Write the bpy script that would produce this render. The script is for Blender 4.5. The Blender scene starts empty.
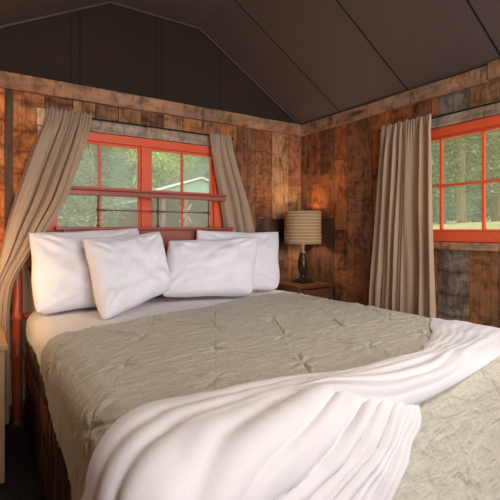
import bpy, bmesh, math, random
from math import pi, sin, cos, exp, hypot, atan2
from mathutils import Vector, Matrix, noise
random.seed(7)
sc = bpy.context.scene
C = sc.collection

# ------------------------------------------------------------------ camera
cam_d = bpy.data.cameras.new('camera'); cam = bpy.data.objects.new('camera', cam_d); C.objects.link(cam)
cam.location = (0, 0, 1.2)
cam.rotation_euler = (pi/2, 0, -math.radians(33.312))
cam_d.sensor_width = 36; cam_d.lens = 29.95; cam_d.shift_y = -0.04; cam_d.clip_start = .05; cam_d.clip_end = 400
sc.camera = cam

# ------------------------------------------------------------------ world
w = bpy.data.worlds.new('world'); sc.world = w; w.use_nodes = True
wn = w.node_tree; wn.nodes.clear()
sky = wn.nodes.new('ShaderNodeTexSky'); sky.sky_type = 'NISHITA'; sky.sun_disc = False
sky.sun_elevation = math.radians(42); sky.sun_rotation = math.radians(200); sky.dust_density = 3; sky.air_density = 1.2
mixw = wn.nodes.new('ShaderNodeMixRGB'); mixw.inputs[0].default_value = .55; mixw.inputs[2].default_value = (4.2, 4.2, 4.2, 1)
bg = wn.nodes.new('ShaderNodeBackground'); bg.inputs[1].default_value = .34
wo = wn.nodes.new('ShaderNodeOutputWorld')
wn.links.new(sky.outputs[0], mixw.inputs[1]); wn.links.new(mixw.outputs[0], bg.inputs[0]); wn.links.new(bg.outputs[0], wo.inputs[0])

# ------------------------------------------------------------------ lights
def light(name, kind, loc, energy, color, rot=(0,0,0), size=None, size_y=None, angle=None):
    d = bpy.data.lights.new(name, kind); d.energy = energy; d.color = color
    if kind == 'AREA':
        d.shape = 'RECTANGLE'; d.size = size; d.size_y = size_y or size
    elif kind == 'POINT': d.shadow_soft_size = size
    elif kind == 'SUN': d.angle = angle
    o = bpy.data.objects.new(name, d); C.objects.link(o); o.location = loc; o.rotation_euler = rot
    return o
def aim(loc, to):
    return (Vector(to) - Vector(loc)).to_track_quat('-Z', 'Y').to_euler()
light('sun', 'SUN', (0,0,20), 2.4, (1,.95,.86), aim((-8,-6,14), (0,0,0)), angle=math.radians(3))
p = (.60, -3.30, 1.35)      # added soft fill behind the camera; the wall there has no opening
light('rear_fill', 'AREA', p, 150, (.95,.96,1.0), aim(p, (1.2, 2.2, 1.1)), 1.7, 1.9)
p = (1.1, -.3, 2.76)         # added overhead fill, no lamp body
light('ceiling_fill', 'AREA', p, 42, (1,.90,.78), (0,0,0), .9, .9)
p = (2.45, .35, 1.55)       # daylight from the far half of the side window
light('side_window_daylight', 'AREA', p, 10, (.95,.98,1.0), aim(p, (.9, 1.9, .9)), .7, .6)

sc.view_settings.view_transform = 'Standard'; sc.view_settings.look = 'None'
sc.view_settings.gamma = 1; sc.view_settings.use_curve_mapping = False; sc.view_settings.exposure = 0.06

# ------------------------------------------------------------------ material helpers
class NT:
    def __init__(s, name):
        s.m = bpy.data.materials.new(name); s.m.use_nodes = True; s.t = s.m.node_tree; s.t.nodes.clear()
        s.out = s.n('ShaderNodeOutputMaterial')
    def n(s, k, **kw):
        o = s.t.nodes.new(k)
        for a, b in kw.items(): setattr(o, a, b)
        return o
    def l(s, a, b): s.t.links.new(a, b)
    def val(s, node, i, v):
        if isinstance(v, bpy.types.NodeSocket): s.l(v, node.inputs[i])
        elif v is not None: node.inputs[i].default_value = v
    def obj(s): return s.n('ShaderNodeTexCoord').outputs['Object']
    def map(s, v, scale=(1,1,1), rot=(0,0,0)):
        o = s.n('ShaderNodeMapping'); s.val(o, 'Vector', v); o.inputs['Scale'].default_value = scale; o.inputs['Rotation'].default_value = rot
        return o.outputs[0]
    def noise(s, v, scale=5, detail=4, rough=.55, dist=0):
        o = s.n('ShaderNodeTexNoise'); s.val(o, 'Vector', v); o.inputs['Scale'].default_value = scale
        o.inputs['Detail'].default_value = detail; o.inputs['Roughness'].default_value = rough; o.inputs['Distortion'].default_value = dist
        return o.outputs['Fac']
    def ramp(s, f, stops):
        o = s.n('ShaderNodeValToRGB'); s.val(o, 0, f); e = o.color_ramp.elements
        while len(e) < len(stops): e.new(.5)
        for k, (p, c) in enumerate(stops):
            e[k].position = p; e[k].color = (c, c, c, 1) if isinstance(c, (int, float)) else (*c, 1)
        return o.outputs[0]
    def mix(s, f, a, b, mode='MIX'):
        o = s.n('ShaderNodeMixRGB', blend_type=mode)
        s.val(o, 0, f)
        for i, v in ((1, a), (2, b)): s.val(o, i, v if isinstance(v, bpy.types.NodeSocket) else (*v, 1))
        return o.outputs[0]
    def math(s, op, a, b=None):
        o = s.n('ShaderNodeMath', operation=op); s.val(o, 0, a)
        if b is not None: s.val(o, 1, b)
        return o.outputs[0]
    def add(s, a, b):
        o = s.n('ShaderNodeVectorMath', operation='ADD'); s.val(o, 0, a); s.val(o, 1, b); return o.outputs[0]
    def bump(s, h, strength=.3, dist=.01):
        o = s.n('ShaderNodeBump'); s.val(o, 'Height', h); o.inputs['Strength'].default_value = strength; o.inputs['Distance'].default_value = dist
        return o.outputs[0]
    def bsdf(s, color, rough=.6, metal=0, normal=None, spec=.4, sheen=0):
        o = s.n('ShaderNodeBsdfPrincipled')
        s.val(o, 'Base Color', color if isinstance(color, bpy.types.NodeSocket) else (*color, 1)); s.val(o, 'Roughness', rough); s.val(o, 'Metallic', metal)
        o.inputs['Specular IOR Level'].default_value = spec; o.inputs['Sheen Weight'].default_value = sheen
        if normal is not None: s.l(normal, o.inputs['Normal'])
        return o.outputs[0]
    def end(s, sh): s.l(sh, s.out.inputs[0]); return s.m

def board_wood(name, sat=1.0, grain_axis='Z', use_attr=True, base=(.3,.15,.07), contrast=1.0):
    m = NT(name); v = m.obj()
    if use_attr:
        at = m.n('ShaderNodeAttribute', attribute_name='tone'); rn = m.n('ShaderNodeAttribute', attribute_name='shift')
        mul = m.n('ShaderNodeVectorMath', operation='SCALE'); m.l(rn.outputs['Vector'], mul.inputs[0]); mul.inputs['Scale'].default_value = 23
        v = m.add(v, mul.outputs[0]); col = at.outputs['Color']
    else: col = m.mix(0, base, base)
    sc_ = {'Z': (1,1,.07), 'X': (.07,1,1), 'Y': (1,.07,1)}[grain_axis]
    cr_ = {'Z': (.25,.25,1), 'X': (1,.25,.25), 'Y': (.25,1,.25)}[grain_axis]
    g1 = m.noise(m.map(v, sc_), 34, 8, .65, .6)
    g2 = m.noise(m.map(v, sc_), 110, 5, .6, .2)
    saw = m.noise(m.map(v, cr_), 34, 3, .6, .1)
    saw_mask = m.ramp(m.noise(v, 2.4, 2, .5), [(.42, 0), (.62, 1)])
    blot = m.noise(m.map(v, tuple(.5+.5*k for k in sc_)), 4.5, 5, .6, .4)
    blot2 = m.noise(m.map(v, (1,1,.8)), 11, 6, .62, .8)
    c = m.mix(m.ramp(blot, [(.34, .0), (.62, .75)]), col, m.mix(1, col, (1.5,1.12,.80), 'MULTIPLY'))
    dk = m.mix(1, c, (.30,.26,.25), 'MULTIPLY')
    c = m.mix(m.ramp(m.noise(m.map(v, (1,1,.6)), 2.1, 3, .5), [(.45, 0), (.65, .6*contrast)]), c, m.mix(1, c, (.42,.36,.34), 'MULTIPLY'))
    c = m.mix(m.ramp(blot2, [(.46, 0), (.62, .85*contrast)]), c, dk)
    gy = m.mix(1, c, (.95,1.15,1.35), 'MULTIPLY')
    c = m.mix(m.ramp(m.noise(v, 3.1, 4, .6), [(.5, 0), (.72, .55)]), c, gy)
    c = m.mix(m.ramp(g1, [(.36, .6*contrast), (.52, 0)]), c, m.mix(1, c, (.45,.38,.35), 'MULTIPLY'))
    c = m.mix(m.ramp(g2, [(.38, .3), (.55, 0)]), c, m.mix(1, c, (.6,.55,.52), 'MULTIPLY'))
    sw = m.math('MULTIPLY', m.ramp(saw, [(.36, .75), (.48, 0)]), saw_mask)
    c = m.mix(sw, c, m.mix(1, c, (.38,.32,.30), 'MULTIPLY'))
    if use_attr:
        sp = m.n('ShaderNodeSeparateXYZ'); m.l(rn.outputs['Vector'], sp.inputs[0])
        bn = m.noise(m.map(v, (.5,.5,1)), 5.2, 3, .55, .3); sz = m.n('ShaderNodeSeparateXYZ'); m.l(v, sz.inputs[0]); band = m.ramp(m.math('ABSOLUTE', m.math('SUBTRACT', m.math('FRACT', m.math('ADD', m.math('MULTIPLY', sz.outputs[2], 6.6), m.math('MULTIPLY', bn, 1.1))), .5)), [(.0, .85), (.09, .25), (.2, 0)])
        c = m.mix(m.math('MULTIPLY', band, m.ramp(sp.outputs[0], [(.70, 0), (.74, 1)])), c, m.mix(1, c, (.36,.27,.24), 'MULTIPLY'))
    # knots
    vo = m.n('ShaderNodeTexVoronoi'); m.l(m.map(v, tuple(.35 if k < .5 else 1.6 for k in sc_)), vo.inputs['Vector']); vo.inputs['Scale'].default_value = 2.6
    kn = m.ramp(vo.outputs['Distance'], [(.045, 1), (.11, 0)])
    c = m.mix(m.math('MULTIPLY', kn, .8), c, (.03,.016,.010))
    h = m.math('ADD', m.math('MULTIPLY', g1, 1.0), m.math('MULTIPLY', saw, .6))
    return m.end(m.bsdf(c, m.ramp(g1, [(.3,.85),(.7,.6)]), normal=m.bump(h, .55, .008), spec=.3))

def simple_wood(name, base, grain='X', rough=.4, spec=.4, k=.5):
    m = NT(name); v = m.obj()
    sc_ = {'Z': (1,1,.06), 'X': (.06,1,1), 'Y': (1,.06,1)}[grain]
    g = m.noise(m.map(v, sc_), 38, 7, .6, .5); b = m.noise(v, 5, 3)
    c = m.mix(m.ramp(g, [(.38, k), (.62, 0)]), base, tuple(x*.35 for x in base))
    c = m.mix(m.ramp(b, [(.35, 0), (.7, .35)]), c, tuple(min(1, x*1.35) for x in base))
    return m.end(m.bsdf(c, rough, normal=m.bump(g, .25, .003), spec=spec))

def paint(name, base, rough=.5, wear=.25, var=.12):
    m = NT(name); v = m.obj()
    b = m.noise(v, 14, 5, .6)
    c = m.mix(m.ramp(b, [(.35, var*2.5), (.6, 0)]), base, tuple(x*.72 for x in base))
    s = m.noise(m.map(v, (1,1,1)), 60, 6, .7)
    c = m.mix(m.ramp(s, [(.70, 0), (.76, wear)]), c, (.5,.38,.28))
    return m.end(m.bsdf(c, rough, normal=m.bump(s, .15, .002)))

def cloth(name, base, rough=.9, weave=900, trans=0, bump=.15, wrinkle=0, vary=.05, sheen=.15, wdir=(1,1,1)):
    m = NT(name); v = m.obj()
    f = m.noise(v, weave, 2, .5)
    slub = m.noise(m.map(v, (6,6,.7)), 40, 3)
    c = m.mix(m.math('MULTIPLY', slub, vary*4), base, tuple(x*.75 for x in base))
    h = m.math('MULTIPLY', f, .15)
    if wrinkle:
        wn_ = m.noise(m.map(v, wdir), 26, 5, .6, 1.2)
        h = m.math('ADD', h, m.math('MULTIPLY', wn_, wrinkle))
    nrm = m.bump(h, bump, .01)
    sh = m.bsdf(c, rough, normal=nrm, spec=.15, sheen=sheen)
    if trans:
        t = m.n('ShaderNodeBsdfTranslucent'); m.val(t, 'Color', c); ms = m.n('ShaderNodeMixShader'); ms.inputs[0].default_value = trans
        m.l(sh, ms.inputs[1]); m.l(t.outputs[0], ms.inputs[2]); sh = ms.outputs[0]
    return m.end(sh)

M = {}
M['boards'] = board_wood('reclaimed_boards')
M['boards_trim_x'] = board_wood('rough_sawn_beam_x', grain_axis='X', use_attr=False, base=(.40,.24,.15), contrast=.8)
M['boards_trim_y'] = board_wood('rough_sawn_beam_y', grain_axis='Y', use_attr=False, base=(.42,.27,.18), contrast=.8)
M['grey_x'] = board_wood('weathered_grey_x', grain_axis='X', use_attr=False, base=(.40,.33,.27), contrast=.7)
M['grey_y'] = board_wood('weathered_grey_y', grain_axis='Y', use_attr=False, base=(.40,.36,.31), contrast=.7)
M['pale_board'] = board_wood('pale_casing_board', grain_axis='Z', use_attr=False, base=(.80,.62,.45), contrast=.5)
M['dark_batten'] = board_wood('dark_gap_batten', grain_axis='Z', use_attr=False, base=(.10,.065,.04), contrast=.5)
M['red'] = paint('red_orange_paint', (.76,.105,.036), .45)
M['mahogany'] = simple_wood('reddish_stained_wood', (.33,.075,.043), 'X', .35)
M['post'] = simple_wood('orange_stained_round_post', (.40,.075,.025), 'Z', .35)
M['iron'] = simple_wood('brown_painted_iron', (.13,.035,.024), 'Z', .45, k=.2)
M['stand_dark'] = simple_wood('dark_walnut_wood', (.115,.042,.018), 'X', .38)
M['oak'] = simple_wood('light_oak_wood', (.36,.21,.10), 'Z', .5, k=.3)
M['brass'] = NT('brushed_knob'); M['brass'] = M['brass'].end(M['brass'].bsdf((.45,.33,.2), .35, .9))
m = NT('ceiling_panel'); v = m.obj()
c = m.mix(m.ramp(m.noise(v, 3, 5, .6), [(.3,0),(.7,.6)]), (.094,.066,.060), (.118,.083,.074))
M['ceil'] = m.end(m.bsdf(c, .62, normal=m.bump(m.noise(v, 160, 3), .12, .003), spec=.35))
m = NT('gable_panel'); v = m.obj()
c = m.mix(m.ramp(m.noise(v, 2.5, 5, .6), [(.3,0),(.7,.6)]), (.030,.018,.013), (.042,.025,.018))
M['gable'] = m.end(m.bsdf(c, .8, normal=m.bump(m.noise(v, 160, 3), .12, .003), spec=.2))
m = NT('seam_batten'); M['seam'] = m.end(m.bsdf((.085,.062,.053), .6))
m = NT('seam_gap'); M['gap'] = m.end(m.bsdf((.008,.006,.005), .9))
m = NT('dark_carpet'); v = m.obj()
c = m.mix(m.ramp(m.noise(v, 140, 3, .7), [(.42,0),(.6,1)]), (.020,.018,.018), (.11,.10,.095))
M['carpet'] = m.end(m.bsdf(c, .95, normal=m.bump(m.noise(v, 260, 3), .6, .01), spec=.1))
m = NT('plain_plaster'); M['plain'] = m.end(m.bsdf((.20,.115,.07), .8))
M['white_cloth'] = cloth('white_cotton_sheet', (.78,.76,.77), .85, wrinkle=.6, bump=.16)
M['pillow'] = cloth('white_cotton_pillowcase', (.84,.83,.885), .85, wrinkle=.8, bump=.20)
M['throw'] = cloth('white_soft_blanket', (.655,.62,.625), .95, weave=420, wrinkle=.35, bump=.28, sheen=.4)
M['curtain'] = cloth('beige_linen_curtain', (.67,.50,.355), .9, trans=.42, vary=.10, bump=.25, weave=500)
# quilt
m = NT('sage_quilt'); v = m.obj()
w1 = m.noise(m.map(v, (12,60,24), (0,0,.10)), 1.0, 5, .62, 1.1)
w2 = m.noise(m.map(v, (30,30,30)), 1.0, 4, .6, 1.5)
hh = m.math('ADD', m.math('MULTIPLY', w1, 1.0), m.math('MULTIPLY', w2, .5))
c = m.mix(m.ramp(w1, [(.40, .45), (.58, 0)]), (.50,.465,.365), (.355,.325,.245))
M['quilt'] = m.end(m.bsdf(c, .6, normal=m.bump(hh, 1.0, .012), spec=.35, sheen=.3))
# skirt
m = NT('dark_woven_skirt'); v = m.obj()
wv = m.noise(m.map(v, (60,60,4)), 1.0, 4, .6, .4)
c = m.mix(m.ramp(wv, [(.4,0),(.6,1)]), (.025,.012,.007), (.10,.045,.022))
M['skirt'] = m.end(m.bsdf(c, .7, normal=m.bump(wv, .6, .01)))
# lamp
m = NT('striped_lampshade'); v = m.obj()
sx = m.n('ShaderNodeSeparateXYZ'); m.l(v, sx.inputs[0])
st = m.math('SINE', m.math('MULTIPLY', sx.outputs['Z'], 2*pi/.0275))
fine = m.noise(m.map(v, (1,1,8)), 60, 3)
c = m.mix(m.ramp(st, [(.25,0),(.75,1)]), (.42,.29,.16), (.64,.49,.31)); c = m.mix(m.math('MULTIPLY', fine, .3), c, (.25,.18,.1))
d = m.bsdf(c, .85, spec=.1); t = m.n('ShaderNodeBsdfTranslucent'); m.l(c, t.inputs[0]); ms = m.n('ShaderNodeMixShader'); ms.inputs[0].default_value = .22
m.l(d, ms.inputs[1]); m.l(t.outputs[0], ms.inputs[2]); M['shade'] = m.end(ms.outputs[0])
m = NT('bronze_lamp_base'); v = m.obj()
c = m.mix(m.ramp(m.noise(v, 30, 4), [(.4,0),(.65,1)]), (.018,.012,.009), (.10,.055,.03))
M['bronze'] = m.end(m.bsdf(c, .3, .55))
m = NT('rubbed_bronze_neck'); M['neck'] = m.end(m.bsdf((.20,.13,.08), .4, .5))
m = NT('bulb_glass'); e = m.n('ShaderNodeEmission'); e.inputs[0].default_value = (1,.62,.3,1); e.inputs[1].default_value = 12; M['bulb'] = m.end(e.outputs[0])
m = NT('black_iron_rod'); M['rod'] = m.end(m.bsdf((.02,.018,.017), .4, .7))
# window glass: clear, the view's pale haze mixed into the pane as a milky veil
m = NT('hazy_window_glass'); v = m.obj()
tr = m.n('ShaderNodeBsdfTransparent'); gl = m.n('ShaderNodeBsdfGlossy'); gl.inputs['Roughness'].default_value = .02
df = m.n('ShaderNodeBsdfTranslucent'); df.inputs[0].default_value = (.80,.84,.84,1)
f1 = m.n('ShaderNodeMixShader'); m.l(m.ramp(m.noise(v, 7, 5, .65), [(.3,.16),(.75,.25)]), f1.inputs[0]); m.l(tr.outputs[0], f1.inputs[1]); m.l(df.outputs[0], f1.inputs[2])
f2 = m.n('ShaderNodeMixShader'); f2.inputs[0].default_value = 0.0; m.l(f1.outputs[0], f2.inputs[1]); m.l(gl.outputs[0], f2.inputs[2])
M['glass'] = m.end(f2.outputs[0])
# outdoors
def leafmat(name, a, b, sc_=3):
    m = NT(name); v = m.obj()
    c = m.mix(m.ramp(m.noise(v, sc_, 4, .6), [(.35,0),(.65,1)]), a, b)
    d = m.bsdf(c, .8, spec=.1); t = m.n('ShaderNodeBsdfTranslucent'); m.l(c, t.inputs[0]); ms = m.n('ShaderNodeMixShader'); ms.inputs[0].default_value = .4
    m.l(d, ms.inputs[1]); m.l(t.outputs[0], ms.inputs[2]); return m.end(ms.outputs[0])
M['pine'] = leafmat('pine_needles', (.10,.135,.075), (.34,.40,.23))
M['pine2'] = leafmat('fir_needles', (.10,.135,.09), (.30,.36,.25))
M['leaf'] = leafmat('light_green_leaves', (.38,.50,.14), (.58,.68,.28))
M['hill'] = leafmat('wooded_hillside', (.07,.12,.06), (.17,.24,.12), .9)
M['bark'] = simple_wood('tree_bark', (.42,.31,.22), 'Z', .9, .1)
m = NT('dry_meadow'); v = m.obj()
c = m.mix(m.ramp(m.noise(v, .6, 6, .7), [(.35,0),(.65,1)]), (.36,.40,.15), (.62,.55,.30)); M['meadow'] = m.end(m.bsdf(c, .95, spec=.05))
m = NT('green_metal_roof'); v = m.obj()
c = m.mix(m.noise(m.map(v, (6,.3,.3)), 1, 2), (.26,.42,.34), (.34,.50,.42)); M['green_roof'] = m.end(m.bsdf(c, .5))
M['shed_brown'] = paint('brown_stained_siding', (.20,.10,.06), .8, 0)
M['white_trim'] = paint('white_fascia', (.72,.72,.68), .6, 0)
M['eave'] = simple_wood('brown_eave_board', (.20,.13,.10), 'Y', .8)

# ------------------------------------------------------------------ geometry helpers
def link(name, bm, mat, parent=None, smooth=False, bevel=0):
    me = bpy.data.meshes.new(name); bmesh.ops.recalc_face_normals(bm, faces=bm.faces[:])
    bm.to_mesh(me); bm.free()
    if isinstance(mat, (list, tuple)):
        for k in mat: me.materials.append(k)
    else: me.materials.append(mat)
    o = bpy.data.objects.new(name, me); C.objects.link(o)
    if parent is not None: o.parent = parent
    if smooth: me.shade_smooth()
    if bevel:
        b = o.modifiers.new('bevel', 'BEVEL'); b.width = bevel; b.segments = 2; b.limit_method = 'ANGLE'
    return o
def empty(name, loc=(0,0,0), rz=0):
    o = bpy.data.objects.new(name, None); C.objects.link(o); o.location = loc; o.rotation_euler = (0,0,rz); o.empty_display_size = .1
    return o
def tag(o, label=None, cat=None, group=None, kind=None):
    if label: o['label'] = label
    if cat: o['category'] = cat
    if group: o['group'] = group
    if kind: o['kind'] = kind
    return o
def box(bm, x0, x1, y0, y1, z0, z1, jit=0, mi=0):
    r = lambda: random.uniform(-jit, jit)
    vs = [bm.verts.new((x+r(), y+r(), z+r())) for x in (x0, x1) for y in (y0, y1) for z in (z0, z1)]
    fs = []
    for q in ((0,1,3,2), (4,6,7,5), (0,4,5,1), (2,3,7,6), (0,2,6,4), (1,5,7,3)):
        f = bm.faces.new([vs[i] for i in q]); f.material_index = mi; fs.append(f)
    return fs
def tube(bm, pts, rad, seg=12, caps=True):
    pts = [Vector(p) for p in pts]; rr = rad if isinstance(rad, (list, tuple)) else [rad]*len(pts)
    rings = []; up = None
    for i, p in enumerate(pts):
        t = (pts[min(i+1, len(pts)-1)] - pts[max(i-1, 0)]).normalized()
        if up is None:
            up = Vector((0,0,1)) if abs(t.z) < .9 else Vector((1,0,0))
        a = t.cross(up).normalized(); b = a.cross(t).normalized(); up = b
        rings.append([bm.verts.new(p + (a*cos(2*pi*k/seg) + b*sin(2*pi*k/seg))*rr[i]) for k in range(seg)])
    for r0, r1 in zip(rings, rings[1:]):
        for k in range(seg): bm.faces.new((r0[k], r0[(k+1)%seg], r1[(k+1)%seg], r1[k]))
    if caps: bm.faces.new(rings[0][::-1]); bm.faces.new(rings[-1])
def lathe(bm, prof, seg=32, c=(0,0), caps=True):
    rings = [[bm.verts.new((c[0]+r*cos(2*pi*k/seg), c[1]+r*sin(2*pi*k/seg), z)) for k in range(seg)] for r, z in prof]
    for r0, r1 in zip(rings, rings[1:]):
        for k in range(seg): bm.faces.new((r0[k], r0[(k+1)%seg], r1[(k+1)%seg], r1[k]))
    if caps: bm.faces.new(rings[0][::-1]); bm.faces.new(rings[-1])
def grid(bm, fn, nu, nv):
    vs = [[bm.verts.new(fn(i/nu, j/nv)) for j in range(nv+1)] for i in range(nu+1)]
    for i in range(nu):
        for j in range(nv): bm.faces.new((vs[i][j], vs[i+1][j], vs[i+1][j+1], vs[i][j+1]))
def lerp(a, b, t): return a+(b-a)*t
def poly(pts, t):            # piecewise-linear eval of [(t, value...)] smoothed
    for a, b in zip(pts, pts[1:]):
        if t <= b[0]:
            k = (t-a[0])/max(1e-9, b[0]-a[0]); return [lerp(p, q, k) for p, q in zip(a[1:], b[1:])]
    return list(pts[-1][1:])
def crom(pts, t):            # Catmull-Rom through evenly spaced points, t in 0..1
    n = len(pts)-1; x = min(max(t, 0), 1)*n; i = min(int(x), n-1); f = x-i
    g = lambda k: Vector(pts[max(0, min(n, k))])
    p0, p1, p2, p3 = g(i-1), g(i), g(i+1), g(i+2)
    return .5*((2*p1)+(p2-p0)*f+(2*p0-5*p1+4*p2-p3)*f*f+(3*p1-p0-3*p2+p3)*f**3)

# ------------------------------------------------------------------ the room
XL, XR, YB, YF = -.42, 2.58, 3.04, -3.6
W1 = (.389, 1.717, 1.13, 1.885)       # back window opening  (X0,X1,z0,z1)
W2 = (-.05, 1.97, 1.125, 1.88)        # side window opening (Y0,Y1,z0,z1)
TK = 1.2
TONES = {'orange': (.35,.135,.052), 'red': (.25,.10,.05), 'brown': (.20,.098,.05), 'tan': (.31,.175,.085), 'dark': (.10,.055,.032), 'grey': (.27,.235,.20), 'honey': (.36,.17,.06), 'bright': (.60,.24,.085)}
def board_wall(name, edges, axis, face, out, opening, joints={}):
    """edges: [(a0,a1,tone)], axis 'X' or 'Y' along the wall; face = room-side coordinate; out = +1 direction away from the room"""
    bm = bmesh.new(); tl = bm.loops.layers.float_color.new('tone'); sl = bm.loops.layers.float_color.new('shift')
    def piece(a0, a1, z0, z1, tone):
        j = random.uniform(0, .005); d0 = face + out*j; d1 = face + out*.024
        g = .0022
        if axis == 'X': fs = box(bm, a0+g, a1-g, d0, d1, z0+g, z1-g, .0008)
        else: fs = box(bm, d0, d1, a0+g, a1-g, z0+g, z1-g, .0008)
        k = TK*random.uniform(.82, 1.18); t = TONES[tone]; hue = random.uniform(.94, 1.06)
        sh = ((.9 if a1 < .4 and axis == 'X' else random.random()*.85), random.random(), random.random(), 1)
        for f in fs:
            for L in f.loops: L[tl] = (t[0]*k, t[1]*k*hue, t[2]*k*hue, 1); L[sl] = sh
    for a0, a1, tone in edges:
        spans = [(0.0, 2.2)]
        if a1 > opening[0]+.001 and a0 < opening[1]-.001: 
            spans = [(0, opening[2]), (opening[3], 2.2)]
            cuts = [(max(a0, opening[0]), min(a1, opening[1]))]
            if a0 < opening[0]: piece(a0, opening[0], opening[2], opening[3], tone)
            if a1 > opening[1]: piece(opening[1], a1, opening[2], opening[3], tone)
        for z0, z1 in spans:
            js = [z for z in joints.get(round(a0, 3), []) if z0 < z[0] < z1]
            cur = z0; tn = tone
            for zj, t2 in js:
                piece(a0, a1, cur, zj, t2); cur = zj
            piece(a0, a1, cur, z1, tone)
    # backing
    b0 = face+out*.028; b1 = face+out*.11
    A0 = edges[0][0]-.02; A1 = edges[-1][1]+.02
    for (p0, p1, z0, z1) in ((A0, opening[0]-.001, -.05, 2.24), (opening[1]+.001, A1, -.05, 2.24), (opening[0]-.001, opening[1]+.001, -.05, opening[2]-.001), (opening[0]-.001, opening[1]+.001, opening[3]+.001, 2.24)):
        if axis == 'X': fs = box(bm, p0, p1, min(b0,b1), max(b0,b1), z0, z1)
        else: fs = box(bm, min(b0,b1), max(b0,b1), p0, p1, z0, z1)
        for f in fs:
            for L in f.loops: L[tl] = (.02,.012,.008,1); L[sl] = (0,0,0,1)
    return tag(link(name, bm, M['boards']), kind='structure')

be = [(-.42,-.24,'orange'), (-.24,-.05,'brown'), (-.05,.15,'bright'), (.19,.378,'bright'), (.378,.55,'brown'), (.55,.70,'tan'), (.70,.86,'brown'), (.86,1.03,'tan'), (1.03,1.2,'brown'),
      (1.2,1.36,'tan'), (1.36,1.53,'honey'), (1.53,1.70,'brown'), (1.70,1.865,'orange'), (1.865,1.975,'red'), (1.975,2.06,'brown'), (2.06,2.235,'orange'), (2.235,2.425,'tan'), (2.425,2.583,'red')]
board_wall('wall_back', be, 'X', YB, 1, W1, {2.06: [(1.30,'dark'), (1.9,'orange')], 2.235: [(1.30,'dark')], 2.425: [(1.62,'tan')], .19: [(.62,'brown')]})
bm = bmesh.new(); box(bm, .148, .192, 3.03, 3.064, 0, 2.1, .003); tag(link('trim_6', bm, M['dark_batten']), kind='structure')
re_ = [(-.2,0,'brown'), (0,.2,'orange'), (.2,.4,'tan'), (.4,.6,'brown'), (.6,.78,'orange'), (.78,.96,'tan'), (.96,1.12,'brown'), (1.12,1.245,'grey'), (1.245,1.425,'tan'), (1.425,1.64,'grey'), (1.64,1.685,'orange'), (1.685,1.83,'brown'), (1.83,2.02,'orange'),
       (2.02,2.19,'orange'), (2.19,2.455,'brown'), (2.455,2.60,'orange'), (2.60,2.78,'brown'), (2.78,2.90,'red'), (2.90,3.066,'brown')]
re_ = [(-.45,-.2,'brown')] + re_
board_wall('wall_right', re_, 'Y', XR, 1, W2, {2.02: [(1.67,'brown')], 2.78: [(1.33,'dark'), (1.62,'orange')], 2.60: [(1.30,'dark'), (1.7,'orange')], 1.83: [(1.2,'brown')], 2.90: [(1.3,'dark')], 2.455: [(1.2,'red'), (1.8,'orange')]})
bm = bmesh.new(); box(bm, XR, XR+.1, YF, -.47, -.05, 2.24); tag(link('wall_right_rear', bm, M['plain']), kind='structure')
bm = bmesh.new(); box(bm, XL-.1, XL, YF, YB+.1, -.05, 2.24); tag(link('wall_left', bm, M['plain']), kind='structure')
bm = bmesh.new(); box(bm, XL-.1, XR+.1, YF-.1, YF, -.05, 2.95); tag(link('wall_front', bm, M['plain']), kind='structure')
bm = bmesh.new(); box(bm, XL-.1, XR+.1, YF-.1, YB+.1, -.08, 0); tag(link('floor', bm, M['carpet']), kind='structure')

# ceiling: right slope, flat crown, left slope
CP = [(XL, 2.19), (.80, 2.84), (1.51, 2.84), (XR, 2.19)]
bm = bmesh.new()
prof = CP; T = .05
lo0 = [bm.verts.new((x, YF, z)) for x, z in prof]; lo1 = [bm.verts.new((x, YB+.10, z)) for x, z in prof]
hi0 = [bm.verts.new((x, YF, z+T)) for x, z in prof]; hi1 = [bm.verts.new((x, YB+.10, z+T)) for x, z in prof]
for k in range(3):
    bm.faces.new((lo0[k], lo0[k+1], lo1[k+1], lo1[k])); bm.faces.new((hi0[k+1], hi0[k], hi1[k], hi1[k+1]))
    bm.faces.new((lo0[k+1], lo0[k], hi0[k], hi0[k+1])); bm.faces.new((lo1[k], lo1[k+1], hi1[k+1], hi1[k]))
bm.faces.new((lo0[0], lo1[0], hi1[0], hi0[0])); bm.faces.new((lo1[3], lo0[3], hi0[3], hi1[3]))
tag(link('ceiling', bm, M['ceil']), kind='structure')
# seams on the ceiling: a dark gap with a thin lip
def strip_along(p0, p1, n, wd, th, off=0):
    bm_ = bmesh.new(); p0 = Vector(p0); p1 = Vector(p1); n = Vector(n).normalized(); t = (p1-p0).normalized(); s = t.cross(n).normalized()
    vs = []
    for p in (p0, p1):
        for a, b in ((-wd, 0), (wd, 0), (wd, th), (-wd, th)):
            vs.append(bm_.verts.new(p + s*(a+off) + n*b))
    for q in ((0,1,2,3), (7,6,5,4), (0,4,5,1), (1,5,6,2), (2,6,7,3), (3,7,4,0)): bm_.faces.new([vs[i] for i in q])
    return bm_
ti = 7
for (x0, z0), (x1, z1) in ((CP[3], CP[2]), (CP[0], CP[1]), (CP[1], CP[2])):
    n = Vector((-(z1-z0), 0, x1-x0)); n = n if n.z < 0 else -n
    for y in (2.52, 1.86, 1.22, .6, 0, -.6, -1.2, -1.8, -2.4, -3.0):
        for off, wd, th, mt in ((0, .004, .0015, 'gap'), (.011, .004, .0025, 'seam')):
            tag(link('trim_%d' % ti, strip_along((x0, y, z0), (x1, y, z1), n, wd, th, off), M[mt]), kind='structure'); ti += 1
for x, z in (CP[1], CP[2]):
    tag(link('trim_%d' % ti, strip_along((x, YF, z), (x, YB, z), (0,0,-1), .008, .003), M['seam']), kind='structure'); ti += 1
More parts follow.
